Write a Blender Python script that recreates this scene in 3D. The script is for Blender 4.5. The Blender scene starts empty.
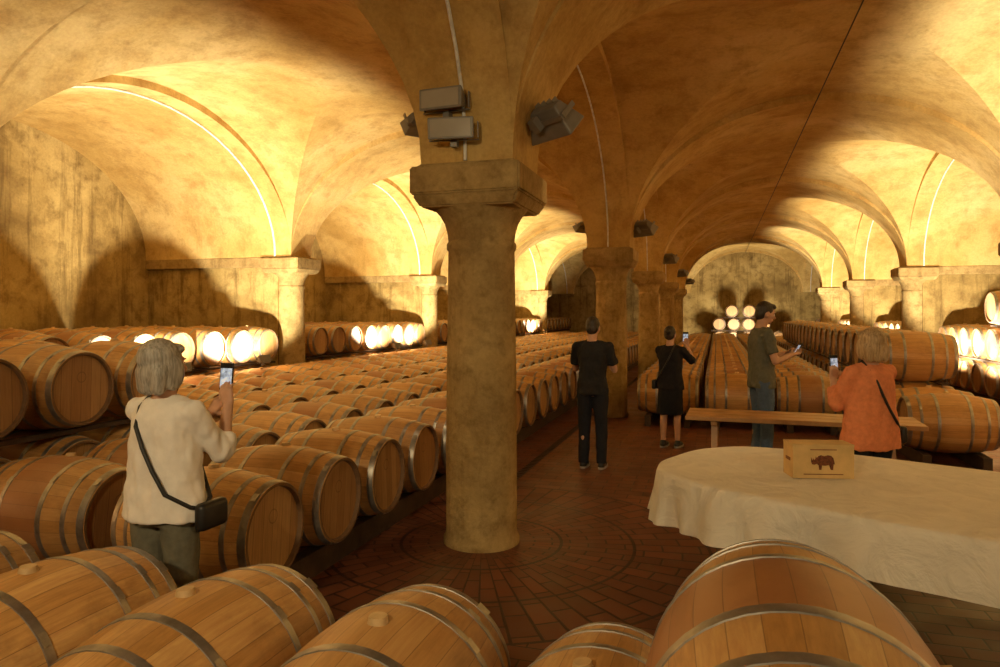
import bpy, bmesh, math, random
from mathutils import Vector, Matrix, noise
random.seed(7)
scene = bpy.context.scene
col = scene.collection
pi = math.pi

# ------------------------------------------------------------ materials
def newmat(name):
    m = bpy.data.materials.new(name); m.use_nodes = True
    nt = m.node_tree; nt.nodes.clear()
    out = nt.nodes.new('ShaderNodeOutputMaterial')
    b = nt.nodes.new('ShaderNodeBsdfPrincipled')
    nt.links.new(b.outputs[0], out.inputs[0])
    return m, nt, b
class NB:
    def __init__(s, nt): s.nt = nt
    def n(s, t, **k):
        x = s.nt.nodes.new(t)
        for a, v in k.items(): setattr(x, a, v)
        return x
    def l(s, a, b): s.nt.links.new(a, b)
    def setin(s, sock, v):
        if isinstance(v, bpy.types.NodeSocket): s.l(v, sock)
        else: sock.default_value = v
    def math(s, op, a, b=None, c=None):
        x = s.n('ShaderNodeMath', operation=op)
        s.setin(x.inputs[0], a)
        if b is not None: s.setin(x.inputs[1], b)
        if c is not None: s.setin(x.inputs[2], c)
        return x.outputs[0]
    def mix(s, f, a, b, mode='MIX'):
        x = s.n('ShaderNodeMix', data_type='RGBA', blend_type=mode)
        s.setin(x.inputs[0], f); s.setin(x.inputs[6], a); s.setin(x.inputs[7], b)
        return x.outputs[2]
    def noise(s, vec, scale, detail=5, rough=.6, dist=0):
        x = s.n('ShaderNodeTexNoise'); s.l(vec, x.inputs['Vector'])
        x.inputs['Scale'].default_value = scale; x.inputs['Detail'].default_value = detail
        x.inputs['Roughness'].default_value = rough; x.inputs['Distortion'].default_value = dist
        return x.outputs['Fac']
    def ramp(s, f, stops):
        x = s.n('ShaderNodeValToRGB'); s.l(f, x.inputs[0])
        e = x.color_ramp.elements
        while len(e) < len(stops): e.new(.5)
        for i, (p, c) in enumerate(stops):
            e[i].position = p; e[i].color = c if len(c) == 4 else (*c, 1)
        return x.outputs[0]
    def mapping(s, vec, scale=(1,1,1), loc=(0,0,0)):
        x = s.n('ShaderNodeMapping'); s.l(vec, x.inputs[0])
        x.inputs['Scale'].default_value = scale; x.inputs['Location'].default_value = loc
        return x.outputs[0]
    def bump(s, h, b, strength=.3, dist=.02):
        x = s.n('ShaderNodeBump'); s.l(h, x.inputs['Height'])
        x.inputs['Strength'].default_value = strength; x.inputs['Distance'].default_value = dist
        s.l(x.outputs[0], b.inputs['Normal'])
def C(r, g, b): return (r, g, b, 1)

def simple(name, c, rough=.6, metal=0, nscale=0, namt=.3, bump=0, spec=.4, bdist=.01, dist=0):
    m, nt, b = newmat(name); q = NB(nt)
    b.inputs['Roughness'].default_value = rough; b.inputs['Metallic'].default_value = metal
    b.inputs['Specular IOR Level'].default_value = spec
    co = q.n('ShaderNodeTexCoord').outputs['Object']
    f = q.noise(co, nscale or 12, 5, .6, dist)
    d = tuple(x*(1-namt) for x in c[:3])
    l = tuple(min(1, x*(1+namt*.5)) for x in c[:3])
    q.l(q.ramp(f, [(.3, d), (.7, l)]), b.inputs['Base Color'])
    if bump: q.bump(f, b, bump, bdist)
    return m

def plaster(name, lo, mid, hi, stain, bscale=1.0, bstr=.5, stk=.6, stn=.75):
    m, nt, b = newmat(name); q = NB(nt)
    co = q.n('ShaderNodeNewGeometry').outputs['Position']
    f1 = q.noise(co, .45*bscale, 7, .58, .4)
    f2 = q.noise(co, 2.6*bscale, 8, .66, .2)
    f3 = q.noise(co, 26, 4, .7)
    c1 = q.ramp(f1, [(.34, lo), (.5, mid), (.66, hi)])
    c2 = q.mix(q.ramp(f2, [(.46, (0,0,0)), (.68, (stn,)*3)]), c1, C(*stain))
    sv = q.mapping(co, (2.6, 2.6, .22))
    f4 = q.noise(sv, 1.6, 6, .7)
    c2 = q.mix(q.ramp(f4, [(.52, (0,0,0)), (.72, (stk,)*3)]), c2, C(stain[0]*.6, stain[1]*.55, stain[2]*.5))
    c3 = q.mix(.2, c2, q.ramp(f3, [(.3, (.25,.25,.25)), (.7, (.9,.9,.9))]), 'OVERLAY')
    q.l(c3, b.inputs['Base Color'])
    b.inputs['Roughness'].default_value = .9; b.inputs['Specular IOR Level'].default_value = .2
    h = q.math('ADD', q.math('MULTIPLY', f2, .6), q.math('MULTIPLY', f3, .4))
    q.bump(h, b, bstr, .03)
    return m
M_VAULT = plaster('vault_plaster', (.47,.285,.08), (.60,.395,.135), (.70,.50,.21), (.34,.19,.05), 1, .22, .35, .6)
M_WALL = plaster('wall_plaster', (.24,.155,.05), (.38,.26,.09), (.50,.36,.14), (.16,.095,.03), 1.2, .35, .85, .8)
M_COL = plaster('column_stone', (.30,.195,.075), (.41,.28,.11), (.50,.355,.15), (.22,.14,.05), 3, .8, .5)

def floor_mat(cx, cy):
    m, nt, b = newmat('terracotta_floor'); q = NB(nt)
    pos = q.n('ShaderNodeNewGeometry').outputs['Position']
    sp = q.n('ShaderNodeSeparateXYZ'); q.l(pos, sp.inputs[0])
    dx = q.math('SUBTRACT', sp.outputs[0], cx); dy = q.math('SUBTRACT', sp.outputs[1], cy)
    r = q.math('SQRT', q.math('ADD', q.math('MULTIPLY', dx, dx), q.math('MULTIPLY', dy, dy)))
    th = q.math('ARCTAN2', dy, dx)
    cb = q.n('ShaderNodeCombineXYZ')
    q.l(r, cb.inputs[0]); q.l(q.math('MULTIPLY', th, 1.9098*.7), cb.inputs[1])
    def brick(vec, mortar):
        x = q.n('ShaderNodeTexBrick'); q.l(vec, x.inputs['Vector'])
        x.inputs['Scale'].default_value = 1
        x.inputs['Brick Width'].default_value = .28; x.inputs['Row Height'].default_value = .14
        x.inputs['Mortar Size'].default_value = mortar; x.inputs['Mortar Smooth'].default_value = .3
        x.inputs['Color1'].default_value = C(.165,.056,.026); x.inputs['Color2'].default_value = C(.105,.036,.018)
        x.inputs['Mortar'].default_value = C(.036,.016,.009)
        return x
    b1 = brick(q.mapping(pos, (1,1,1)), .007); b2 = brick(cb.outputs[0], .010)
    inside = q.math('LESS_THAN', r, 1.75)
    c = q.mix(inside, b1.outputs[0], b2.outputs[0])
    for rr in (1.75, 1.19, .63):
        ring = q.math('LESS_THAN', q.math('ABSOLUTE', q.math('SUBTRACT', r, rr)), .013)
        c = q.mix(ring, c, C(.03,.015,.01))
    f = q.noise(pos, 2.0, 6, .7)
    c = q.mix(.6, c, q.ramp(f, [(.3, (.3,.3,.3)), (.7, (.75,.72,.7))]), 'OVERLAY')
    q.l(c, b.inputs['Base Color'])
    q.l(q.ramp(f, [(.3, (.36,)*3), (.7, (.62,)*3)]), b.inputs['Roughness'])
    h = q.n('ShaderNodeMix', data_type='FLOAT'); q.l(inside, h.inputs[0])
    q.l(b1.outputs[1], h.inputs[2]); q.l(b2.outputs[1], h.inputs[3])
    hh = q.math('SUBTRACT', 1.0, h.outputs[0]); q.bump(hh, b, .5, .008)
    return m

def stave_mat():
    m, nt, b = newmat('oak_staves'); q = NB(nt)
    co = q.n('ShaderNodeTexCoord').outputs['Object']
    sp = q.n('ShaderNodeSeparateXYZ'); q.l(co, sp.inputs[0])
    rnd = q.n('ShaderNodeObjectInfo').outputs['Random']
    a = q.math('MULTIPLY', q.math('ARCTAN2', sp.outputs[2], sp.outputs[1]), 28/(2*pi))
    idf = q.math('FLOOR', a); fr = q.math('FRACT', a)
    wn = q.n('ShaderNodeTexWhiteNoise', noise_dimensions='1D')
    q.l(q.math('ADD', idf, q.math('MULTIPLY', rnd, 97.0)), wn.inputs['W'])
    v = wn.outputs['Value']
    gap = q.math('GREATER_THAN', q.math('ABSOLUTE', q.math('SUBTRACT', fr, .5)), .482)
    cb = q.n('ShaderNodeCombineXYZ'); q.l(q.math('ADD', sp.outputs[0], q.math('MULTIPLY', v, 13.0)), cb.inputs[0])
    q.l(q.math('MULTIPLY', sp.outputs[1], 1.0), cb.inputs[1]); q.l(sp.outputs[2], cb.inputs[2])
    gr = q.noise(q.mapping(cb.outputs[0], (2.2, 34, 34)), 2.0, 6, .65, .3)
    base = q.ramp(v, [(0, (.45,.225,.062)), (.5, (.55,.295,.095)), (1, (.63,.365,.135))])
    c = q.mix(.6, base, q.ramp(gr, [(.25, (.28,.26,.24)), (.72, (.72,.72,.72))]), 'OVERLAY')
    c = q.mix(q.math('MULTIPLY', rnd, .5), c, C(.28,.135,.042))
    st = q.noise(co, 3.5, 5, .7)
    c = q.mix(q.ramp(st, [(.5, (0,0,0)), (.75, (.6,.6,.6))]), c, C(.20,.09,.03))
    # wine-stained middle on some barrels
    r2 = q.math('FRACT', q.math('MULTIPLY', rnd, 7.31))
    mid = q.math('MULTIPLY', q.math('LESS_THAN', q.math('ABSOLUTE', sp.outputs[0]), .148), q.math('GREATER_THAN', r2, .62))
    mid = q.math('MULTIPLY', mid, q.math('ADD', .25, q.math('MULTIPLY', gr, .5)))
    c = q.mix(mid, c, C(.22,.06,.03))
    c = q.mix(q.math('MULTIPLY', gap, .6), c, C(.13,.06,.022))
    q.l(c, b.inputs['Base Color']); b.inputs['Roughness'].default_value = .45
    b.inputs['Specular IOR Level'].default_value = .45
    h = q.math('ADD', q.math('MULTIPLY', gr, .25), q.math('MULTIPLY', gap, -1.0)); q.bump(h, b, .35, .004)
    return m
def head_mat():
    m, nt, b = newmat('oak_barrel_head'); q = NB(nt)
    co = q.n('ShaderNodeTexCoord').outputs['Object']
    sp = q.n('ShaderNodeSeparateXYZ'); q.l(co, sp.inputs[0])
    rnd = q.n('ShaderNodeObjectInfo').outputs['Random']
    a = q.math('MULTIPLY', sp.outputs[1], 11.0)
    idf = q.math('FLOOR', a); fr = q.math('FRACT', a)
    wn = q.n('ShaderNodeTexWhiteNoise', noise_dimensions='1D')
    q.l(q.math('ADD', idf, q.math('MULTIPLY', rnd, 57.0)), wn.inputs['W'])
    gap = q.math('GREATER_THAN', q.math('ABSOLUTE', q.math('SUBTRACT', fr, .5)), .475)
    gr = q.noise(q.mapping(co, (20, 40, 2.5)), 2.0, 5, .6)
    base = q.ramp(wn.outputs['Value'], [(0, (.34,.175,.06)), (1, (.47,.27,.10))])
    c = q.mix(.5, base, q.ramp(gr, [(.3, (.3,.3,.3)), (.7, (.7,.7,.7))]), 'OVERLAY')
    c = q.mix(q.math('MULTIPLY', rnd, .4), c, C(.22,.10,.04))
    r = q.math('SQRT', q.math('ADD', q.math('POWER', sp.outputs[1], 2.0), q.math('POWER', q.math('SUBTRACT', sp.outputs[2], .09), 2.0)))
    ring = q.math('LESS_THAN', q.math('ABSOLUTE', q.math('SUBTRACT', r, .04)), .004)
    c = q.mix(q.math('MULTIPLY', ring, .4), c, C(.07,.03,.015))
    c = q.mix(q.math('MULTIPLY', gap, .6), c, C(.11,.05,.02))
    q.l(c, b.inputs['Base Color']); b.inputs['Roughness'].default_value = .55
    return m
M_STAVE = stave_mat(); M_HEAD = head_mat()
M_HOOP = simple('galvanised_hoop', C(.36,.33,.29), .4, .75, 14, .35, .1)
M_RIM = simple('dark_barrel_rim', C(.20,.11,.05), .7, 0, 20, .3)
M_BUNG = simple('silicone_bung', C(.62,.42,.20), .5)
M_RAIL = simple('rack_timber', C(.06,.034,.019), .8, 0, 8, .4, .2)
M_FIX = simple('floodlight_grey', C(.25,.23,.20), .5, .3, 9, .15)
M_GLASS = simple('floodlight_lens', C(.38,.34,.27), .15, 0, 9, .05)
M_WHITE = simple('white_conduit', C(.88,.87,.82), .5)
M_CABLE = simple('dark_cable', C(.05,.035,.02), .6)

# ------------------------------------------------------------ helpers
def link(ob, parent=None):
    col.objects.link(ob)
    if parent: ob.parent = parent
    return ob
def mk(name, me, mats=(), parent=None, loc=(0,0,0), rot=(0,0,0)):
    for m in mats: me.materials.append(m)
    ob = bpy.data.objects.new(name, me); ob.location = loc; ob.rotation_euler = rot
    return link(ob, parent)
def empty(name, loc=(0,0,0), rotz=0, rot=None):
    e = bpy.data.objects.new(name, None); e.location = loc
    e.rotation_euler = rot if rot else (0,0,rotz); e.empty_display_size = .1
    return link(e)
def box(bm, c, s, mi=0, rot=None):
    r = bmesh.ops.create_cube(bm, size=1)
    M = Matrix.Translation(c) @ (rot.to_4x4() if rot else Matrix()) @ Matrix.Diagonal((*s, 1))
    bmesh.ops.transform(bm, matrix=M, verts=r['verts'])
    for f in {f for v in r['verts'] for f in v.link_faces}: f.material_index = mi
    return r['verts']
def tomesh(bm, name, smooth=None):
    bmesh.ops.recalc_face_normals(bm, faces=bm.faces)
    if smooth is not None:
        for f in bm.faces: f.smooth = True
        for e in bm.edges:
            if len(e.link_faces) == 2 and e.calc_face_angle(0) > smooth: e.smooth = False
    me = bpy.data.meshes.new(name); bm.to_mesh(me); bm.free(); return me
def bevel_all(bm, w, seg=2):
    bmesh.ops.bevel(bm, geom=list(bm.edges), offset=w, segments=seg, affect='EDGES', profile=.5)
def lathe(bm, prof, seg=40, mi=0, axis='Z', capends=True):
    rings = []
    for (r, h) in prof:
        ring = []
        for i in range(seg):
            a = 2*pi*i/seg
            if axis == 'Z': p = (r*math.cos(a), r*math.sin(a), h)
            else: p = (h, r*math.cos(a), r*math.sin(a))
            ring.append(bm.verts.new(p))
        rings.append(ring)
    for a, b_ in zip(rings, rings[1:]):
        for i in range(seg):
            f = bm.faces.new((a[i], a[(i+1) % seg], b_[(i+1) % seg], b_[i])); f.material_index = mi
    if capends:
        for rg in (rings[0], rings[-1]):
            f = bm.faces.new(rg); f.material_index = mi
    return rings
def tube(name, pts, r, mat, parent=None, closed=False):
    cu = bpy.data.curves.new(name, 'CURVE'); cu.dimensions = '3D'; cu.bevel_depth = r; cu.bevel_resolution = 2
    s = cu.splines.new('POLY'); s.points.add(len(pts)-1)
    for p, q_ in zip(s.points, pts): p.co = (*q_, 1)
    s.use_cyclic_u = closed
    cu.materials.append(mat)
    return link(bpy.data.objects.new(name, cu), parent)

# ------------------------------------------------------------ people
def add_sphere(bm, c, r, M=None):
    if not hasattr(r, '__len__'): r = (r, r, r)
    m = Matrix.Translation(c) @ Matrix.Diagonal((*r, 1))
    if M is not None: m = M @ m
    bmesh.ops.create_uvsphere(bm, u_segments=18, v_segments=12, radius=1, matrix=m)
def add_seg(bm, p0, r0, p1, r1, M=None):
    p0, p1 = Vector(p0), Vector(p1); d = p1-p0
    if d.length < 1e-5: return
    m = Matrix.Translation((p0+p1)/2) @ d.to_track_quat('Z', 'Y').to_matrix().to_4x4()
    if M is not None: m = M @ m
    bmesh.ops.create_cone(bm, cap_ends=True, segments=18, radius1=r0, radius2=r1, depth=d.length, matrix=m)
def add_limb(bm, pts, capend=True, M=None):
    for i, (p, r) in enumerate(pts):
        if i < len(pts)-1 or capend: add_sphere(bm, p, r*.995, M)
    for (p, r), (p2, r2) in zip(pts, pts[1:]): add_seg(bm, p, r, p2, r2, M)
def add_loft(bm, secs, n=28, e=2.3):
    rings = []
    for (cx, cy, z, rx, ry) in secs:
        rg = []
        for i in range(n):
            t = 2*pi*i/n; c, s = math.cos(t), math.sin(t)
            rg.append(bm.verts.new((cx+rx*math.copysign(abs(c)**(2/e), c), cy+ry*math.copysign(abs(s)**(2/e), s), z)))
        rings.append(rg)
    for a, b_ in zip(rings, rings[1:]):
        for i in range(n): bm.faces.new((a[i], a[(i+1) % n], b_[(i+1) % n], b_[i]))
    bm.faces.new(rings[0]); bm.faces.new(rings[-1])
def remesh(bm, name, voxel, mat, root, k, smooth=4, wr=0.0, wf=9.0, zs=.6):
    bmesh.ops.recalc_face_normals(bm, faces=bm.faces)
    me = bpy.data.meshes.new('tmp'); bm.to_mesh(me); bm.free()
    ob = bpy.data.objects.new('tmp', me); col.objects.link(ob)
    md = ob.modifiers.new('r', 'REMESH'); md.mode = 'VOXEL'; md.voxel_size = voxel
    sm = ob.modifiers.new('s', 'SMOOTH'); sm.iterations = smooth; sm.factor = .5
    dg = bpy.context.evaluated_depsgraph_get(); dg.update()
    m2 = bpy.data.meshes.new_from_object(ob.evaluated_get(dg)); m2.name = name
    bpy.data.objects.remove(ob); bpy.data.meshes.remove(me)
    nrm = [v.normal.copy() for v in m2.vertices]
    for v, nn in zip(m2.vertices, nrm):
        if wr:
            q_ = Vector((v.co.x*wf, v.co.y*wf, v.co.z*wf*zs)); w = noise.noise(q_)+.5*noise.noise(q_*2.3)
            v.co += nn*wr*w
        v.co *= k
    for p in m2.polygons: p.use_smooth = True
    m2.materials.clear(); m2.materials.append(mat)
    return link(bpy.data.objects.new(name, m2), root)
def ik(S, T, l1, l2, hint):
    S, T, hint = Vector(S), Vector(T), Vector(hint)
    d = T-S; L = min(d.length, (l1+l2)*.995); dn = d.normalized(); T = S+dn*L
    a = (l1*l1-l2*l2+L*L)/(2*L); h = math.sqrt(max(0, l1*l1-a*a))
    hp = (hint - dn*hint.dot(dn)).normalized()
    return S+dn*a+hp*h, T
def hand(bm, W, d, n, side, curl=(.5,.6,.5), thumb_curl=.4, s=1.0):
    W, d, n = Vector(W), Vector(d).normalized(), Vector(n)
    n = (n - d*n.dot(d)).normalized(); side = Vector(side); side = (side - d*side.dot(d) - n*side.dot(n)).normalized()
    M = Matrix((side, d, n)).transposed().to_4x4(); M.translation = W
    def P(a, b_, c): return Vector((a*s, b_*s, c*s))
    for o in (-.027, -.009, .009, .027):
        add_limb(bm, [(P(o*.6, .01, 0), .017*s), (P(o, .085 if abs(o) < .02 else .079, 0), .0125*s)], True, M)
    for o, ln, r in ((.03,.070,.0088),(.010,.080,.009),(-.010,.074,.0086),(-.029,.058,.0078)):
        p = P(o, .083 if abs(o) < .02 else .076, 0); a = 0; pts = [(p, r*s)]
        for j, fr in enumerate((.45,.30,.25)):
            a += curl[j]; sp = .12*o/.03*(1 if j == 0 else .3)
            p = p + Vector((sp*.02, math.cos(a)*ln*fr, math.sin(a)*ln*fr))*s; pts.append((p, (r-.0009*(j+1))*s))
        add_limb(bm, pts, True, M)
    p = P(.022, .022, .006); pts = [(p, .0135*s)]; dirs = [(.62,.62,.35),(.25,.85,.3+thumb_curl*.5),(.0,.9,.3+thumb_curl)]
    for v, ln, r in zip(dirs, (.042,.032,.026), (.0115,.0098,.0085)):
        p = p + Vector(v).normalized()*ln*s; pts.append((p, r*s))
    add_limb(bm, pts, True, M)

def person(name, loc, heading, H, skin, hair, top, legs, shoes, opt):
    k = H/1.75; root = empty(name, loc, heading)
    fem = opt.get('fem', False); wide = opt.get('wide', 1.0)
    vox = opt.get('vox', .007)
    SHX = .165 if fem else .185; SHZ = 1.405
    hy, hp = opt.get('headyaw', 0), opt.get('headpitch', 0)
    HM = Matrix.Translation((0,0,1.50)) @ Matrix.Rotation(hy, 4, 'Z') @ Matrix.Rotation(-hp, 4, 'X') @ Matrix.Translation((0,0,-1.50))
    feet = opt.get('feet', ((-.10, .0), (.10, .03)))
    hips = [Vector((-.09, 0, .90)), Vector((.09, 0, .90))]
    anks = [Vector((fx, fy-.02, .085)) for fx, fy in feet]
    knees = [(h+a)/2 + Vector((0, .02, .01)) for h, a in zip(hips, anks)]
    Ss = [Vector((-SHX, 0, SHZ)), Vector((SHX, 0, SHZ))]
    arms = []
    for i, key in enumerate(('larm', 'rarm')):
        T, hint = opt[key][0], opt[key][1]
        E, W = ik(Ss[i], T, .285, .25, hint); arms.append((Ss[i], E, W))
    bm = bmesh.new()
    add_loft(bm, [(0,0,.84,.13*wide,.09),(0,0,.93,.158*wide,.105),(0,0,1.05,.135*wide,.095),(0,0,1.18,.14*wide,.10),(0,0,1.30,.158,.108),(0,0,1.38,.155,.10),(0,0,1.435,.12,.075),(0,0,1.465,.075,.06)])
    add_limb(bm, [((0,-.01,1.42),.065),((0,.0,1.50),.056),((0,.012,1.56),.055)])
    add_sphere(bm, (0,0,1.645), (.073,.094,.105), HM); add_sphere(bm, (0,.03,1.585), (.055,.062,.062), HM)
    add_sphere(bm, (0,.068,1.552), (.024,.022,.02), HM)
    add_limb(bm, [((0,.088,1.645),.008),((0,.112,1.612),.0125)], True, HM)
    for s in (-1, 1):
        add_sphere(bm, (s*.076,.0,1.625), (.010,.020,.032), HM)
        add_sphere(bm, (s*.04,.06,1.605), (.026,.024,.024), HM)
        add_sphere(bm, (s*.03,.078,1.663), (.026,.014,.008), HM)
        add_limb(bm, [((s*.05,0,1.43),.05),((s*(SHX-.01),0,SHZ),.052)])
    add_sphere(bm, (0,.086,1.577), (.024,.013,.009), HM)
    for i in range(2):
        add_limb(bm, [(hips[i], .082), ((hips[i]+knees[i])/2+Vector((0,.005,0)), .07), (knees[i], .052), ((knees[i]*.65+anks[i]*.35)-Vector((0,.015,0)), .05), (anks[i], .036)])
        a = anks[i]; add_limb(bm, [(a, .036), (a+Vector((0,-.02,-.045)), .034), (a+Vector((0,.11,-.053)), .03), (a+Vector((0,.155,-.058)), .025)])
        S, E, W = arms[i]
        add_limb(bm, [(S, .05), ((S+E)/2, .044), (E, .037), (E*.7+W*.3, .037), (W, .026)])
        key = ('larm', 'rarm')[i]; d, n, sd = opt[key][2]; cu = opt[key][3] if len(opt[key]) > 3 else (.35,.45,.3)
        hand(bm, W, d, n, sd, cu, .4, .98)
    remesh(bm, 'body', vox, skin, root, k, 2)
    for s in (-1, 1):
        bm = bmesh.new(); add_sphere(bm, (s*.030,.084,1.640), (.0125,.0095,.0085), HM)
        for f in bm.faces: f.smooth = True
        for v in bm.verts: v.co *= k
        mk('eye', tomesh(bm, 'eye'), [M_EYE], root)
        bm = bmesh.new(); add_sphere(bm, (s*.030,.0925,1.640), (.005,.0025,.005), HM); add_limb(bm, [((s*.018,.096,1.664),.003),((s*.045,.088,1.664),.0025)], True, HM)
        for v in bm.verts: v.co *= k
        mk('iris_and_brow', tomesh(bm, 'iris'), [hair if not opt.get('lightbrow') else M_IRIS], root)
    bm = bmesh.new(); add_limb(bm, [((-.022,.092,1.577),.004),((0,.099,1.579),.0055),((.022,.092,1.577),.004)], True, HM)
    for v in bm.verts: v.co *= k
    mk('lips', tomesh(bm, 'lips', .9), [M_LIPS], root)
    bm = bmesh.new(); st = opt.get('hair', 'short')
    add_sphere(bm, (0,-.018,1.668), (.083,.098,.095), HM)
    if st == 'short':
        add_sphere(bm, (0,-.045,1.62), (.074,.064,.08), HM); add_sphere(bm, (0,.045,1.722), (.06,.045,.03), HM)
    elif st == 'bob':
        add_sphere(bm, (0,-.03,1.675), (.100,.106,.098), HM)
        add_sphere(bm, (0,-.045,1.61), (.108,.084,.095), HM)
        add_limb(bm, [((-.055,-.06,1.60),.055),((-.062,-.07,1.525),.036)], True, HM)
        add_limb(bm, [((.055,-.06,1.60),.055),((.062,-.07,1.525),.036)], True, HM)
        add_limb(bm, [((0,-.08,1.60),.055),((0,-.085,1.525),.038)], True, HM)
        for s in (-1, 1): add_sphere(bm, (s*.082,-.005,1.60), (.028,.062,.092), HM)
        add_sphere(bm, (0,.055,1.715), (.07,.04,.03), HM)
    elif st == 'bun':
        add_sphere(bm, (0,-.045,1.63), (.078,.064,.08), HM); add_sphere(bm, (0,-.12,1.68), (.04,.04,.04), HM)
    remesh(bm, 'hair', .006, hair, root, k, 5, .0014, 60, .06)
    bm = bmesh.new(); w = wide; hem = opt.get('hem', .86); o = opt.get('loose', .018)
    fl = opt.get('flare', 0)
    add_loft(bm, [(0,0,hem,(.158+fl)*w+o,.108+fl*.6+o),(0,0,.97,(.160+fl*.6)*w+o,.108+fl*.4+o),(0,0,1.06,(.143+fl*.5)*w+o,.10+fl*.4+o),(0,0,1.18,(.146+fl*.3)*w+o,.105+o),
                  (0,.003,1.30,.162+o,.116+o),(0,0,1.385,.156+o,.102+o),(0,0,1.44,.118+o,.076+o),(0,0,1.478,.066+o*.6,.055+o*.6)])
    if fem:
        for s in (-1, 1): add_sphere(bm, (s*.07,.085,1.27), (.062,.055,.065))
    sl = opt.get('sleeve', .6)
    for i, s in ((0,-1),(1,1)):
        S, E, W = arms[i]
        add_limb(bm, [((s*.05,0,1.425),.052+o*.6),(S,.053+o*.5)])
        if sl <= 1:
            P_ = S.lerp(E, sl); add_limb(bm, [(S,.054+o*.5),(P_,.05+o*.6)], False)
        else:
            P_ = E.lerp(W, sl-1); add_limb(bm, [(S,.056+o*.5),(E,.049+o*.7),(P_,.044+o*.7)], False)
    remesh(bm, 'shirt', .009, top, root, k, 3, .014, 12)
    bm = bmesh.new()
    if opt.get('legs', 'trousers') == 'trousers':
        add_loft(bm, [(0,0,.84,.14*w+.008,.105),(0,0,.93,.162*w+.006,.113),(0,0,1.03,.145*w+.006,.103)])
        for i in range(2):
            A_ = anks[i] + Vector((0,.0,-.03))
            add_limb(bm, [(hips[i],.098),((hips[i]+knees[i])/2,.088),(knees[i],.07),(A_,.06)], False)
    else:
        z1 = opt.get('skirt', .45)
        add_loft(bm, [(0,.01,z1,.18,.14),(0,0,.7,.18,.135),(0,0,.93,.165*w+.004,.113),(0,0,1.03,.143*w+.004,.103)])
    remesh(bm, 'trousers' if opt.get('legs', 'trousers') == 'trousers' else 'skirt', .009, legs, root, k, 3, .009, 8)
    for i in range(2):
        a = anks[i]; bm = bmesh.new()
        add_limb(bm, [(a+Vector((0,-.03,-.045)),.041),(a+Vector((0,.04,-.045)),.041),(a+Vector((0,.115,-.05)),.038),(a+Vector((0,.165,-.055)),.03)])
        add_limb(bm, [(a+Vector((0,-.005,-.01)),.045),(a+Vector((0,-.005,-.03)),.043)])
        for v in bm.verts:
            if v.co.z < .004: v.co.z = .004
        remesh(bm, 'shoe', .007, shoes, root, k, 2)
        bm = bmesh.new()
        add_loft(bm, [(a.x,a.y+.065,.0,.046,.148),(a.x,a.y+.065,.022,.047,.15)])
        for v in bm.verts: v.co *= k
        mk('sole', tomesh(bm, 'sole', .6), [M_SOLE], root)
    if opt.get('phone'):
        c, nrm = Vector(opt['phone'][0]), Vector(opt['phone'][1]).normalized()
        bm = bmesh.new(); box(bm, (0,0,0), (.078,.009,.155)); bevel_all(bm, .003)
        q_ = nrm.to_track_quat('-Y', 'Z')
        p = mk('phone', tomesh(bm, 'phone'), [M_PHONE], root, c*k); p.rotation_mode = 'QUATERNION'; p.rotation_quaternion = q_
        bm = bmesh.new(); box(bm, (0,-.0052,0), (.068,.001,.10))
        s_ = mk('phone_screen', tomesh(bm, 'phone_screen'), [M_SCREEN], root, c*k); s_.rotation_mode = 'QUATERNION'; s_.rotation_quaternion = q_
    if opt.get('strap'):
        s = opt['strap']
        w2 = .162*w+o+.012
        P_ = [(-s*.075,.0,1.475+o),(-s*.07,-.085,1.43),(-s*.045,-.135,1.34),(0,-.140,1.24),(s*.06,-.138,1.13),(s*.13,-.122-fl*.4,1.02),(s*(w2-.015+fl*.5),-.06,.95),(s*(w2+.01+fl*.6),.0,.93),
              (s*(w2-.01+fl*.5),.07,.97),(s*.11,.135+fl*.3,1.08),(s*.05,.15,1.2),(-s*.02,.15,1.32),(-s*.07,.10,1.42)]
        tube('bag_strap', [tuple(Vector(p)*k) for p in P_], .0105, M_STRAP, root, True)
        bm = bmesh.new(); box(bm, (0,0,0), (.06,.18,.13)); bevel_all(bm, .025, 3)
        mk('shoulder_bag', tomesh(bm, 'shoulder_bag', .8), [M_STRAP], root, Vector((s*(w2+.03+fl*.6), .03, .90))*k)
    return root
M_EYE = simple('eye_white', C(.75,.72,.68), .2); M_IRIS = simple('iris', C(.06,.035,.02), .3)
M_LIPS = simple('lips', C(.42,.16,.12), .5)
M_SKIN = simple('skin', C(.55,.31,.20), .5, 0, 18, .12, .03)
M_PHONE = simple('phone_black', C(.02,.02,.022), .25)
m, nt, b = newmat('phone_screen_lit'); q = NB(nt)
cc = q.ramp(q.noise(q.n('ShaderNodeTexCoord').outputs['Object'], 22, 3), [(.35, (.05,.09,.16)), (.55, (.45,.55,.7)), (.7, (.9,.85,.7))])
q.l(cc, b.inputs['Base Color']); q.l(cc, b.inputs['Emission Color']); b.inputs['Emission Strength'].default_value = .6
M_SCREEN = m
M_STRAP = simple('black_leather', C(.02,.018,.016), .45)
M_SOLE = simple('sole_rubber', C(.35,.33,.3), .6)
M_SHOEB = simple('black_shoe', C(.02,.02,.02), .5)
def hairmat(name, dark, light):
    m, nt, b = newmat(name); q = NB(nt)
    co = q.n('ShaderNodeTexCoord').outputs['Object']
    f = q.noise(q.mapping(co, (90, 90, 7)), 1.0, 3, .6)
    q.l(q.ramp(f, [(.35, dark), (.65, light)]), b.inputs['Base Color']); b.inputs['Roughness'].default_value = .5
    q.bump(f, b, .7, .006); return m
M_GREY = hairmat('grey_hair', (.22,.20,.165), (.48,.44,.38))
M_BLOND = hairmat('ash_blond_hair', (.26,.16,.07), (.56,.40,.22))
M_DARKH = hairmat('dark_hair', (.018,.012,.009), (.045,.03,.02))
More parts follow.
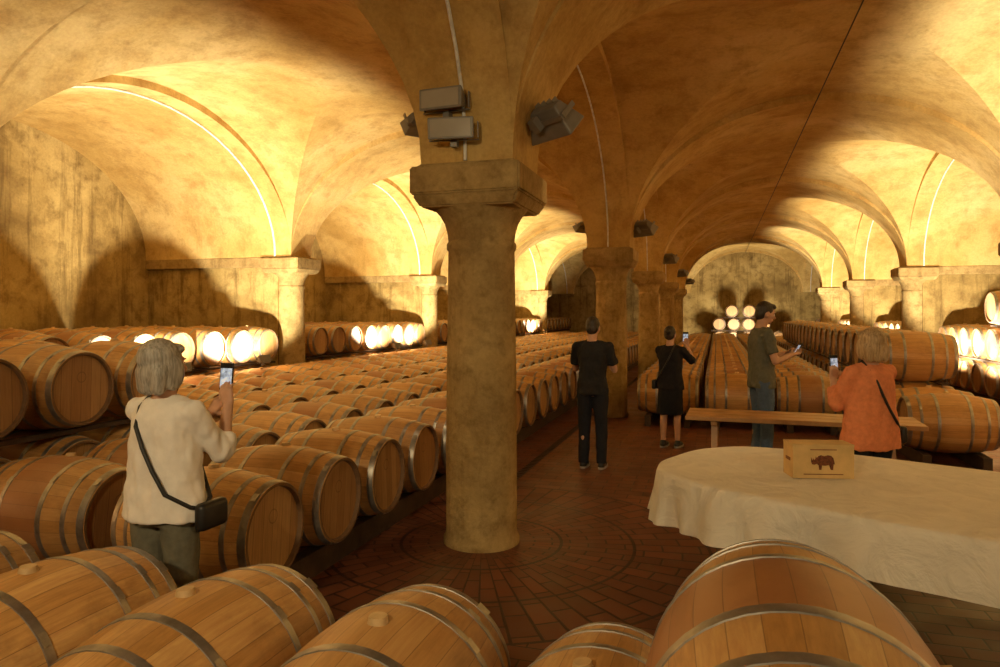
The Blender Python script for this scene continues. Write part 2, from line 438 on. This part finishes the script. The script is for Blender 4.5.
def cloth(name, c, n=.2): return simple(name, c, .85, 0, 30, n, .25, .2)
person('woman_in_white_shirt', (-2.53, 2.73, 0), math.radians(-2), 1.66, M_SKIN, M_GREY, cloth('white_cotton', C(.86,.81,.74), .06), cloth('olive_trousers', C(.17,.16,.115)), M_SHOEB,
       dict(fem=True, wide=1.2, vox=.006, hair='bob', sleeve=1.35, hem=.87, flare=.02, strap=1, lightbrow=True, headyaw=-.25, headpitch=.0,
            rarm=((.165,.27,1.41), (.18,-.3,-1), ((-.25,.05,1),(-.2,1,0),(-1,0,0)), (.5,.6,.4)),
            larm=((.0,.32,1.34), (-.6,-.1,-1), ((.55,.1,.8),(.2,1,0),(1,0,0)), (.5,.6,.4)),
            phone=((.115,.315,1.545), (.05,-1,.1))))
person('man_in_black', (-1.385, 8.1, 0), math.radians(-4), 1.75, M_SKIN, M_DARKH, cloth('black_tshirt', C(.024,.023,.024)), cloth('dark_trousers', C(.018,.019,.026)), M_SHOEB,
       dict(hair='short', sleeve=.75, feet=((-.10,0),(.11,.02)), vox=.008, headpitch=.2,
            rarm=((.13,.30,1.20), (.6,-.6,-1), ((-.6,.8,.1),(0,.1,1),(-1,-1,0)), (.4,.5,.4)),
            larm=((-.11,.30,1.20), (-.6,-.6,-1), ((.6,.8,.1),(0,.1,1),(1,-1,0)), (.4,.5,.4)),
            phone=((0,.40,1.25), (0,-1,.6))))
person('woman_in_black', (-.60, 9.66, 0), math.radians(-15), 1.62, M_SKIN, M_DARKH, cloth('black_top', C(.018,.016,.018)), cloth('black_skirt', C(.015,.014,.016)), M_SHOEB,
       dict(fem=True, hair='bun', sleeve=1.0, hem=.84, flare=.015, legs='skirt', skirt=.48, strap=-1, vox=.008, feet=((-.09,-.02),(.10,.05)),
            rarm=((.17,.26,1.46), (.45,-.2,-1), ((-.2,.1,1),(-.2,1,0),(-1,0,0)), (.5,.6,.4)),
            larm=((.02,.30,1.34), (-.6,-.1,-1), ((.5,.1,.8),(.2,1,0),(1,0,0)), (.5,.6,.4)),
            phone=((.13,.305,1.58), (.05,-1,.1))))
person('man_in_grey_tshirt', (.50, 8.75, 0), math.radians(-75), 1.93, M_SKIN, M_DARKH, cloth('grey_green_tshirt', C(.13,.13,.095)), cloth('blue_jeans', C(.08,.12,.19)), M_SHOEB,
       dict(hair='short', sleeve=.7, vox=.008, headpitch=.3, hem=.84, wide=1.05,
            rarm=((.12,.28,1.20), (.5,-.6,-1), ((-.5,.8,.1),(0,.1,1),(-1,-1,0)), (.4,.5,.4)),
            larm=((-.10,.28,1.20), (.5,-.6,-1), ((.5,.8,.1),(0,.1,1),(1,-1,0)), (.4,.5,.4)),
            phone=((0,.38,1.25), (0,-1,.6))))
person('woman_in_orange_blouse', (1.13, 6.0, 0), math.radians(28), 1.67, M_SKIN, M_BLOND, cloth('coral_blouse', C(.72,.25,.11), .15), cloth('black_trousers_b', C(.015,.015,.018)), M_SHOEB,
       dict(fem=True, wide=1.12, hair='bob', sleeve=1.6, hem=.80, flare=.04, loose=.024, strap=1, lightbrow=True, vox=.007,
            rarm=((.02,.32,1.30), (.6,-.1,-1), ((-.6,.1,.7),(-.2,1,0),(-1,0,0)), (.5,.6,.4)),
            larm=((-.14,.27,1.33), (-.3,-.2,-1), ((.2,.1,1),(.2,1,0),(1,0,0)), (.5,.6,.4)),
            phone=((-.10,.315,1.45), (.1,-1,.1))))

# ------------------------------------------------------------ camera
cam = bpy.data.cameras.new('camera'); cam.lens = 25.2; cam.sensor_width = 36; cam.shift_y = -.0205
cam.clip_start = .05
co_ = bpy.data.objects.new('camera', cam); col.objects.link(co_)
co_.location = (0, 0, 1.8); co_.rotation_euler = (pi/2, 0, math.radians(17.22)); scene.camera = co_

# ------------------------------------------------------------ architecture
XL, XC, XR = -8.4, -1.78, 4.75
XWL, XWR = -11.6, 7.95
PY0, PB = 5.25, 7.1
YK = [PY0 + PB*k for k in range(-2, 6)]
SPR, RISE, BRISE, PW = 2.92, 2.34, 2.22, .36
NS = 18
def axis_nodes(c0, c1):
    mid = (c0+c1)/2; half = (c1-c0)/2; a = half - PW
    L = []
    L.append((c0, pi/2, True)); L.append((c0+PW, pi/2, True))
    for i in range(NS, 0, -1):
        t = pi/2*i/NS
        L.append((mid - a*math.sin(t) + (.001 if i == NS else 0), t, False))
    L.append((mid, 0, False))
    for i in range(1, NS+1):
        t = pi/2*i/NS
        L.append((mid + a*math.sin(t) - (.001 if i == NS else 0), t, False))
    L.append((c1-PW, pi/2, True)); L.append((c1, pi/2, True))
    return L
bm = bmesh.new()
def bay(x0, x1, y0, y1, groin=True):
    if groin: xs = axis_nodes(x0, x1)
    else: xs = [(x0 + (x1-x0)*i/4, pi/2, True) for i in range(5)]
    ys = axis_nodes(y0, y1)
    g = []
    for (x, tu, bu) in xs:
        row = []
        for (y, tv, bv) in ys:
            if bu and bv: h = 0
            elif bu: h = BRISE*math.cos(tv)
            elif bv: h = BRISE*math.cos(tu)
            else: h = RISE*max(math.cos(tu), math.cos(tv))
            row.append(bm.verts.new((x, y, SPR+h)))
        g.append(row)
    nx, ny = len(xs), len(ys)
    for i in range(nx-1):
        for j in range(ny-1):
            a, b_, c_, d = g[i][j], g[i+1][j], g[i+1][j+1], g[i][j+1]
            left = i < (nx-1)/2; low = j < (ny-1)/2
            if groin and not (xs[i][2] and xs[i+1][2]) and not (ys[j][2] and ys[j+1][2]):
                if left == low: bm.faces.new((a, c_, b_)); bm.faces.new((a, d, c_))
                else: bm.faces.new((a, d, b_)); bm.faces.new((b_, d, c_))
            else: bm.faces.new((a, d, c_, b_))
for y0, y1 in zip(YK, YK[1:]):
    bay(XL, XC, y0, y1); bay(XC, XR, y0, y1)
    bay(XWL, XL, y0, y1, False); bay(XR, XWR, y0, y1, False)
bmesh.ops.remove_doubles(bm, verts=bm.verts, dist=.0004)
for f in bm.faces: f.smooth = True
for e in bm.edges:
    if len(e.link_faces) == 2 and e.calc_face_angle(0) > math.radians(22): e.smooth = False
me = bpy.data.meshes.new('ceiling'); bm.to_mesh(me); bm.free()
mk('ceiling', me, [M_VAULT])

YS, YE = YK[0], YK[-1]
bm = bmesh.new(); box(bm, ((XWL+XWR)/2, (YS+YE)/2, -.1), (XWR-XWL+.6, YE-YS+.6, .2))
mk('floor', tomesh(bm, 'floor'), [floor_mat(XC, PY0)])
def wall(name, c, s):
    bm = bmesh.new(); box(bm, c, s); mk(name, tomesh(bm, name), [M_WALL])
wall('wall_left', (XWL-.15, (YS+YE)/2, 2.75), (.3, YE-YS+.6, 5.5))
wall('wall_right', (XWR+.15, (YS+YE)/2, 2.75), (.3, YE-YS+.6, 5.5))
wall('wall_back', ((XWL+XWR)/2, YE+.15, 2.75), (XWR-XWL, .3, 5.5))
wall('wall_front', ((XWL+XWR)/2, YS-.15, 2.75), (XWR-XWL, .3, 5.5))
for side, xa, xb in (('left', XWL, XL), ('right', XR, XWR)):
    for k, y in enumerate(YK[1:-1]):
        bm = bmesh.new()
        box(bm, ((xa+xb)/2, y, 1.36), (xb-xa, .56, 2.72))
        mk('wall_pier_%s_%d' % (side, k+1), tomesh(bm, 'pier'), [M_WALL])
        bm = bmesh.new()
        vs = box(bm, ((xa+xb)/2, y, 2.82), (xb-xa-.02, .74, .199)); bevel_all(bm, .015)
        mk('trim_%s_%d' % (side, k+1), tomesh(bm, 'trim'), [M_COL])
def column_mesh():
    bm = bmesh.new()
    lathe(bm, [(.30,0),(.30,.04),(.285,.07),(.28,.10),(.28,.6),(.275,1.3),(.265,2.05),(.262,2.28),(.275,2.30),(.275,2.34),(.262,2.36),
               (.268,2.42),(.29,2.50),(.325,2.56),(.36,2.60),(.375,2.62)], 48)
    def slab(z0, z1, a0, a1):
        v = box(bm, (0, 0, (z0+z1)/2), (1, 1, z1-z0))
        for q_ in v:
            a = a0 if q_.co.z < (z0+z1)/2 else a1
            q_.co.x *= a; q_.co.y *= a
        es = list({e for q_ in v for e in q_.link_edges})
        bmesh.ops.bevel(bm, geom=es, offset=.014, segments=2, affect='EDGES')
    slab(2.60, 2.69, .74, .84); slab(2.69, 2.90, .86, .86); slab(2.89, 2.925, .80, .76)
    return tomesh(bm, 'column', math.radians(35))
cme = column_mesh(); cme.materials.append(M_COL)
for x in (XL+.12, XC, XR-.12):
    for y in YK[1:-1]:
        ob = bpy.data.objects.new('stone_column', cme); ob.location = (x, y, 0); link(ob)
def arch_pts(x, y0, y1, off=.016, n=26):
    mid = (y0+y1)/2; a = (y1-y0)/2 - PW
    return [(x, mid - a*math.cos(pi*i/n), SPR + BRISE*math.sin(pi*i/n) - off) if 0 < i < n else
            (x, mid - a*math.cos(pi*i/n) + (off if i == 0 else -off), SPR+.01) for i in range(n+1)]
for x in (XL, XC, XR):
    for y0, y1 in zip(YK, YK[1:]):
        tube('ceiling_conduit', arch_pts(x, y0, y1), .019 if x == XL else .014, M_WHITE)
tube('ceiling_cable', [(1.49, YS+.05, 5.128), (1.49, YE-.05, 5.128)], .010, M_CABLE)
bm = bmesh.new(); box(bm, (-2.1, 21.5, .003), (.09, 32, .006))
for i in range(400): box(bm, (-2.1, 5.55+.08*i, .008), (.08, .03, .006))
mk('floor_drain', tomesh(bm, 'floor_drain'), [simple('drain_steel', C(.09,.075,.06), .4, .7)])

# ------------------------------------------------------------ barrels
def barrel_mesh():
    bm = bmesh.new(); L = .475
    def R(x): return .349 - .062*(abs(x)/L)**1.9
    seg = 44
    prof = [(R(x), x) for x in [(-L + 2*L*i/18) for i in range(19)]]
    lathe(bm, prof, seg, 0, 'X', False)
    for s in (-1, 1):
        rr = R(L)
        rings = lathe(bm, [(rr, s*L), (rr-.018, s*L), (rr-.024, s*(L-.03))], seg, 2, 'X', False)
        f = bm.faces.new([bm.verts.new(v.co) for v in rings[-1]]); f.material_index = 1
    for x, w in ((.447,.046),(.335,.032),(.165,.036)):
        for s in (-1, 1):
            a, b_ = s*x-w/2, s*x+w/2; o = .0035
            lathe(bm, [(R(a)-.002,a),(R(a)+o,a+.002),(R((a+b_)/2)+o+.001,(a+b_)/2),(R(b_)+o,b_-.002),(R(b_)-.002,b_)], seg, 3, 'X', False)
            m_ = Matrix.Rotation(random.uniform(.6, 1.2), 4, 'X')
            v = box(bm, ((a+b_)/2, 0, R((a+b_)/2)+o+.002), (w*.85, .05, .003), 3)
            bmesh.ops.transform(bm, matrix=m_, verts=v)
    r = bmesh.ops.create_cone(bm, cap_ends=True, segments=20, radius1=.034, radius2=.028, depth=.022,
                              matrix=Matrix.Translation((0, 0, R(0)+.008)))
    for f in {f for v in r['verts'] for f in v.link_faces}: f.material_index = 4
    me = tomesh(bm, 'wine_barrel', math.radians(38))
    for m in (M_STAVE, M_HEAD, M_RIM, M_HOOP, M_BUNG): me.materials.append(m)
    return me
BME = barrel_mesh()
def barrel(x, y, z=.5, rz=0, roll=None, s=1):
    ob = bpy.data.objects.new('wine_barrel', BME)
    ob.location = (x, y, z)
    ob.rotation_euler = (random.uniform(-.12, .12) if roll is None else roll, 0, rz + random.uniform(-.012, .012))
    ob.scale = (s, s, s)
    return link(ob)
LV = {0: (0, .17), 1: (.835, .868), 2: (1.535, 1.568)}
def rails(x, y0, y1, level=0, axis='Y'):
    bm = bmesh.new(); z0, z1 = LV[level]
    L = y1-y0
    for sx in (-.3, .3): box(bm, (sx, L/2, (z0+z1)/2), (.09, L, z1-z0))
    ob = mk('barrel_rack', tomesh(bm, 'barrel_rack'), [M_RAIL])
    if axis == 'Y': ob.location = (x, y0, 0)
    else: ob.location = (y0, x, 0); ob.rotation_euler = (0, 0, -pi/2)
    return ob
DY = .752
runs = bpy.data.collections.new('wine_barrel_run')
runs2 = bpy.data.collections.new('wine_barrel_run_stacked')
def fill(c, n, levels):
    for l in range(levels):
        for i in range(n):
            ob = bpy.data.objects.new('wine_barrel', BME); ob.location = (0, DY*(i+.5), .5 + .7*l)
            ob.rotation_euler = (random.uniform(-.12,.12), 0, random.uniform(-.015,.015)); c.objects.link(ob)
        bmr = bmesh.new(); z0, z1 = LV[l]
        for sx in (-.3, .3): box(bmr, (sx, n*DY/2, (z0+z1)/2), (.09, n*DY, z1-z0))
        me = tomesh(bmr, 'barrel_rack'); me.materials.append(M_RAIL)
        c.objects.link(bpy.data.objects.new('barrel_rack', me))
fill(runs, 8, 1); fill(runs2, 8, 2)
def run(x, y, c=runs):
    e = empty('wine_barrel_row', (x, y, 0)); e.instance_type = 'COLLECTION'; e.instance_collection = c
Y0 = 3.2
field_x = (-2.97, -4.12, -5.27, -6.42, -7.5)
for r_, x in enumerate(field_x):
    for i in range(12):
        barrel(x, Y0 + DY*(i+.5), .5)
        if x < -5 and i < 3: barrel(x, Y0 + DY*(i+.5), 1.2)
    rails(x, Y0, Y0+12*DY)
    if x < -5: rails(x, Y0, Y0+3*DY, 1)
    y = Y0 + 12*DY
    while y < 38 - 8*DY + 2.6:
        run(x, y); y += 8*DY
for x in (-8.55, -9.62, -10.7):
    for k in range(1, 7):
        y0 = YK[k]+.45
        if k == 2:
            for i in range(8):
                barrel(x, y0 + DY*(i+.5), .5); barrel(x, y0 + DY*(i+.5), 1.2)
            rails(x, y0, y0+8*DY); rails(x, y0, y0+8*DY, 1)
        else: run(x, y0, runs2)
for x in (5.42, 6.45, 7.45):
    for k in range(2, 7):
        run(x, YK[k]+.45, runs2)
        if k == 3:
            for i in range(4): barrel(x, YK[k]+.45+DY*(i+.5), 1.9)
            rails(x, YK[k]+.45, YK[k]+.45+4*DY, 2)
for x in (-.75, .3, 1.35):
    y = 11.3
    while y < 33: run(x, y); y += 8*DY
for x in (2.6,):
    for i in range(6):
        for l, z in enumerate((.5, 1.2)):
            if l == 0 or i >= 2: barrel(x, 9.1+DY*(i+.5), z)
    rails(x, 9.1, 9.1+6*DY); rails(x, 9.1+2*DY, 9.1+6*DY, 1)
    y = 9.1+6*DY
    while y < 30: run(x, y, runs2 if y < 20 else runs); y += 8*DY
for (x, z) in [(.1,.5),(.85,.5),(1.6,.5),(2.35,.5),(3.1,.5),(.1,1.2),(.85,1.2),(1.6,1.2),(2.35,1.2),(.75,1.9),(1.62,1.9)]:
    barrel(x, 39.4, z, pi/2)
rails(39.4, -.3, 3.5, 0, 'X'); rails(39.4, -.3, 2.8, 1, 'X'); rails(39.4, .3, 2.1, 2, 'X')
for x in (-3.91, -3.17, -2.43, -1.70):
    barrel(x, 1.95, .5, pi/2)
barrel(-1.00, 1.95, .5, pi/2); barrel(-.33, 1.95, .48, pi/2, s=.93)
barrel(.83, 1.85, .49, pi/2, s=.97)
barrel(.165, 1.68, .875, pi/2, 1.1, s=.97)
rails(1.95, -4.4, 1.4, 0, 'X')

# ------------------------------------------------------------ floodlights
def floodlight(loc, aim, sc=1.0):
    d = (Vector(aim)-Vector(loc)).normalized()
    q_ = d.to_track_quat('Y', 'Z')
    root = empty('floodlight', loc); root.rotation_mode = 'QUATERNION'; root.rotation_quaternion = q_; root.scale = (sc, sc, sc)
    bm = bmesh.new()
    v = box(bm, (0, 0, 0), (.36, .18, .17))
    for p in v:
        if p.co.y < 0: p.co.x *= .8; p.co.z *= .4
    bevel_all(bm, .012)
    for i in range(5): box(bm, (-.1+.05*i, -.075, .035), (.008, .06, .04))
    mk('housing', tomesh(bm, 'housing'), [M_FIX], root)
    bm = bmesh.new(); box(bm, (0, .092, 0), (.31, .006, .13)); mk('lens', tomesh(bm, 'lens'), [M_GLASS], root)
    bm = bmesh.new()
    for s in (-1, 1): box(bm, (s*.19, -.03, -.0), (.008, .03, .12))
    box(bm, (0, -.03, -.075), (.39, .03, .008)); box(bm, (0, -.05, -.10), (.05, .08, .05))
    mk('bracket', tomesh(bm, 'bracket'), [M_FIX], root)
WARM = (1, .78, .44)
def spot(loc, aim, power, ang=110, blend=.6, size=.06, color=WARM, off=.19):
    l = bpy.data.lights.new('floodlight_beam', 'SPOT'); l.energy = power; l.spot_size = math.radians(ang)
    l.spot_blend = blend; l.shadow_soft_size = size; l.color = color
    o = bpy.data.objects.new('floodlight_beam', l); d = (Vector(aim)-Vector(loc)).normalized()
    o.location = Vector(loc) + d*off; o.rotation_mode = 'QUATERNION'; o.rotation_quaternion = d.to_track_quat('-Z', 'Y')
    link(o)
for k, y in enumerate(YK[1:-1]):
    a = (XC-.50, y, 3.33); t = (-5.0, y+2.0, .9)
    floodlight(a, t, .9)
    b_ = (XC+.55, y, 3.28); t2 = (.6, y+2.5, .6)
    floodlight(b_, t2, 1.3)
    if k < 2:
        floodlight((XC-.12, y-.48, 3.35), (XC-.3, y-3, 3.3), .95)
        floodlight((XC-.05, y-.50, 3.13), (XC+.3, y-3, 2.9), .95)
    if k < 4: spot(a, t, 90, 120, 1); spot(b_, t2, 45, 120, 1)
UP = (1, .89, .66)
for k in range(0, 6):
    for sd in (-1, 1):
        offs = (3.1, 5.0) if (k > 0 and k < 4) else (4.2,)
        for oy in offs:
            if sd < 0:
                loc = (-7.40, YK[k]+oy, 1.0); tgt = (-9.2, YK[k]+oy+.35, 3.5)
                pw = (300 if k == 0 else 1650)/len(offs)
            else:
                loc = (4.12, YK[k]+oy-.4, .75); tgt = (5.9, YK[k]+oy-.1, 2.9)
                pw = (200 if k == 0 else 420 if k == 1 else 1650)/len(offs)
            floodlight(loc, tgt, .7)
            spot(loc, tgt, pw, 138 if sd > 0 else 142, .3, .035, UP, .10)
            if sd > 0:
                bm = bmesh.new(); z = .62; box(bm, (0,0,z/2), (.05,.05,z)); box(bm, (0,0,.02), (.34,.34,.04)); bevel_all(bm, .004, 1)
                mk('lamp_stand', tomesh(bm, 'lamp_stand'), [M_RAIL], None, (loc[0], loc[1], 0))
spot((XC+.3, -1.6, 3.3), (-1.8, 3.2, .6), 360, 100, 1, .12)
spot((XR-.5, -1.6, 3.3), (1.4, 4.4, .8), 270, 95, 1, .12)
floodlight((1.1, 36.6, .8), (1.3, 40, 2.4)); spot((1.1, 36.6, .8), (1.3, 40, 2.4), 900, 150, .5, .25, UP)

# ------------------------------------------------------------ tables
M_CLOTH = simple('table_linen', C(.82,.77,.66), .85, 0, 4, .10, .55, .2, .05, 1.5)
M_PINE = simple('pine_wood', C(.68,.46,.19), .5, 0, 7, .2, .05)
M_TOPW = simple('table_plank', C(.46,.24,.09), .4, 0, 5, .35, .05)
def cloth_table():
    ang = math.radians(-24)
    root = empty('covered_table', (1.60, 4.44, 0), ang)
    A, B, n = 2.05, .86, 3.2; N = 220
    def se(t, a, b_):
        c, s = math.cos(t), math.sin(t)
        return (a*math.copysign(abs(c)**(2/n), c), b_*math.copysign(abs(s)**(2/n), s))
    bm = bmesh.new(); rings = []
    H = .77
    for f in (.25, .5, .75, .93, .985):
        rings.append([bm.verts.new((*se(2*pi*i/N, A*f, B*f), H + .002*math.sin(i*.3)*f)) for i in range(N)])
    for (off, dz) in ((0, -.008), (.012, -.03), (.02, -.10), (.028, -.18), (.035, -.25), (.04, -.31)):
        rg = []
        for i in range(N):
            x, y = se(2*pi*i/N, A, B)
            w = (-dz/.3)*(.046*math.sin(i*.40+1.5*math.sin(i*.11)) + .026*math.sin(i*.83+.5))
            nx, ny = x/A/A, y/B/B; ll = math.hypot(nx, ny); nx /= ll; ny /= ll
            rg.append(bm.verts.new((x+nx*(off+w), y+ny*(off+w), H+dz*(1+.12*math.sin(2*pi*i/N*2+1)))))
        rings.append(rg)
    c0 = bm.verts.new((0, 0, H))
    for i in range(N): bm.faces.new((c0, rings[0][i], rings[0][(i+1) % N]))
    for a, b_ in zip(rings, rings[1:]):
        for i in range(N): bm.faces.new((a[i], b_[i], b_[(i+1) % N], a[(i+1) % N]))
    mk('tablecloth', tomesh(bm, 'tablecloth', math.radians(60)), [M_CLOTH], root)
    bm = bmesh.new()
    t = [bm.verts.new((*se(2*pi*i/80, A-.03, B-.03), H-.008)) for i in range(80)]
    b2 = [bm.verts.new((*se(2*pi*i/80, A-.03, B-.03), H-.045)) for i in range(80)]
    bm.faces.new(t); bm.faces.new(b2)
    for i in range(80): bm.faces.new((t[i], t[(i+1) % 80], b2[(i+1) % 80], b2[i]))
    for x in (-.95, 1.25):
        for y in (-.4, .4): box(bm, (x, y, (H-.045)/2), (.07, .07, H-.045))
        box(bm, (x, 0, .12), (.05, .8, .05))
    mk('table_frame', tomesh(bm, 'table_frame'), [M_RAIL], root)
cloth_table()
def plank_table():
    root = empty('plank_table', (.78, 7.6, 0), math.radians(-2))
    bm = bmesh.new()
    for i in range(3):
        v = box(bm, (0, -.21+.21*i, .74), (2.15, .2, .045))
    bevel_all(bm, .004, 1); mk('top', tomesh(bm, 'top'), [M_TOPW], root)
    bm = bmesh.new()
    for s in (-1, 1):
        for t in (-1, 1):
            R_ = Matrix.Rotation(t*.2, 3, 'X')
            box(bm, (s*.8, t*.2, .36), (.06, .05, .72), 0, R_)
        box(bm, (s*.8, 0, .70), (.06, .56, .05)); box(bm, (s*.8, 0, .25), (.05, .5, .05))
    box(bm, (0, 0, .25), (1.6, .04, .06))
    mk('trestle', tomesh(bm, 'trestle'), [M_TOPW], root)
plank_table()
def wine_case():
    root = empty('wooden_wine_case', (.61, 4.82, .774), math.radians(14))
    w, d, h = .37, .17, .20; t = .012
    bm = bmesh.new()
    box(bm, (0, -d/2+t/2, h/2), (w, t, h)); box(bm, (0, d/2-t/2, h/2), (w, t, h))
    for s in (-1, 1): box(bm, (s*(w/2-t/2), 0, h/2), (t, d-2*t, h))
    box(bm, (0, 0, t/2), (w-2*t, d-2*t, t)); box(bm, (0, .0, h+.005), (w+.004, d+.004, .010))
    mk('crate', tomesh(bm, 'crate'), [M_PINE], root)
    rh = [(-1.0,.02),(-1.02,.45),(-.90,.16),(-.84,.36),(-.76,.2),(-.66,.30),(-.62,.50),(-.54,.36),(-.42,.52),(-.2,.60),(.05,.52),(.35,.60),(.62,.55),(.80,.36),(.88,.05),(.93,-.22),(.84,-.1),
          (.80,-.3),(.78,-.62),(.58,-.62),(.56,-.34),(.44,-.22),(.15,-.28),(-.12,-.26),(-.16,-.62),(-.36,-.62),(-.40,-.26),(-.55,-.12),(-.72,-.20),(-.92,-.16)]
    bm = bmesh.new(); vs = [bm.verts.new((x*.075, -d/2-.001, h*.5+y*.075)) for x, y in rh]; bm.faces.new(vs)
    bmesh.ops.triangulate(bm, faces=bm.faces)
    mk('rhino_stamp', tomesh(bm, 'rhino_stamp'), [simple('burnt_stamp', C(.17,.05,.018), .7, 0, 60, .6)], root)
    bm = bmesh.new(); box(bm, (0, -d/2-.0008, .026), (.24, .001, .006)); box(bm, (0, -d/2-.0008, h-.022), (.16, .001, .006))
    for s in (-1, 1): box(bm, (s*(w/2+.001), 0, h*.55), (.002, .08, .02))
    mk('lettering', tomesh(bm, 'lettering'), [simple('burnt_letter', C(.25,.1,.04), .7)], root)
wine_case()

# ------------------------------------------------------------ world / view
w = bpy.data.worlds.new('world'); scene.world = w; w.use_nodes = True
w.node_tree.nodes['Background'].inputs[0].default_value = C(.3,.2,.1); w.node_tree.nodes['Background'].inputs[1].default_value = .02
try:
    scene.view_settings.view_transform = 'Standard'; scene.view_settings.look = 'None'
except Exception: pass
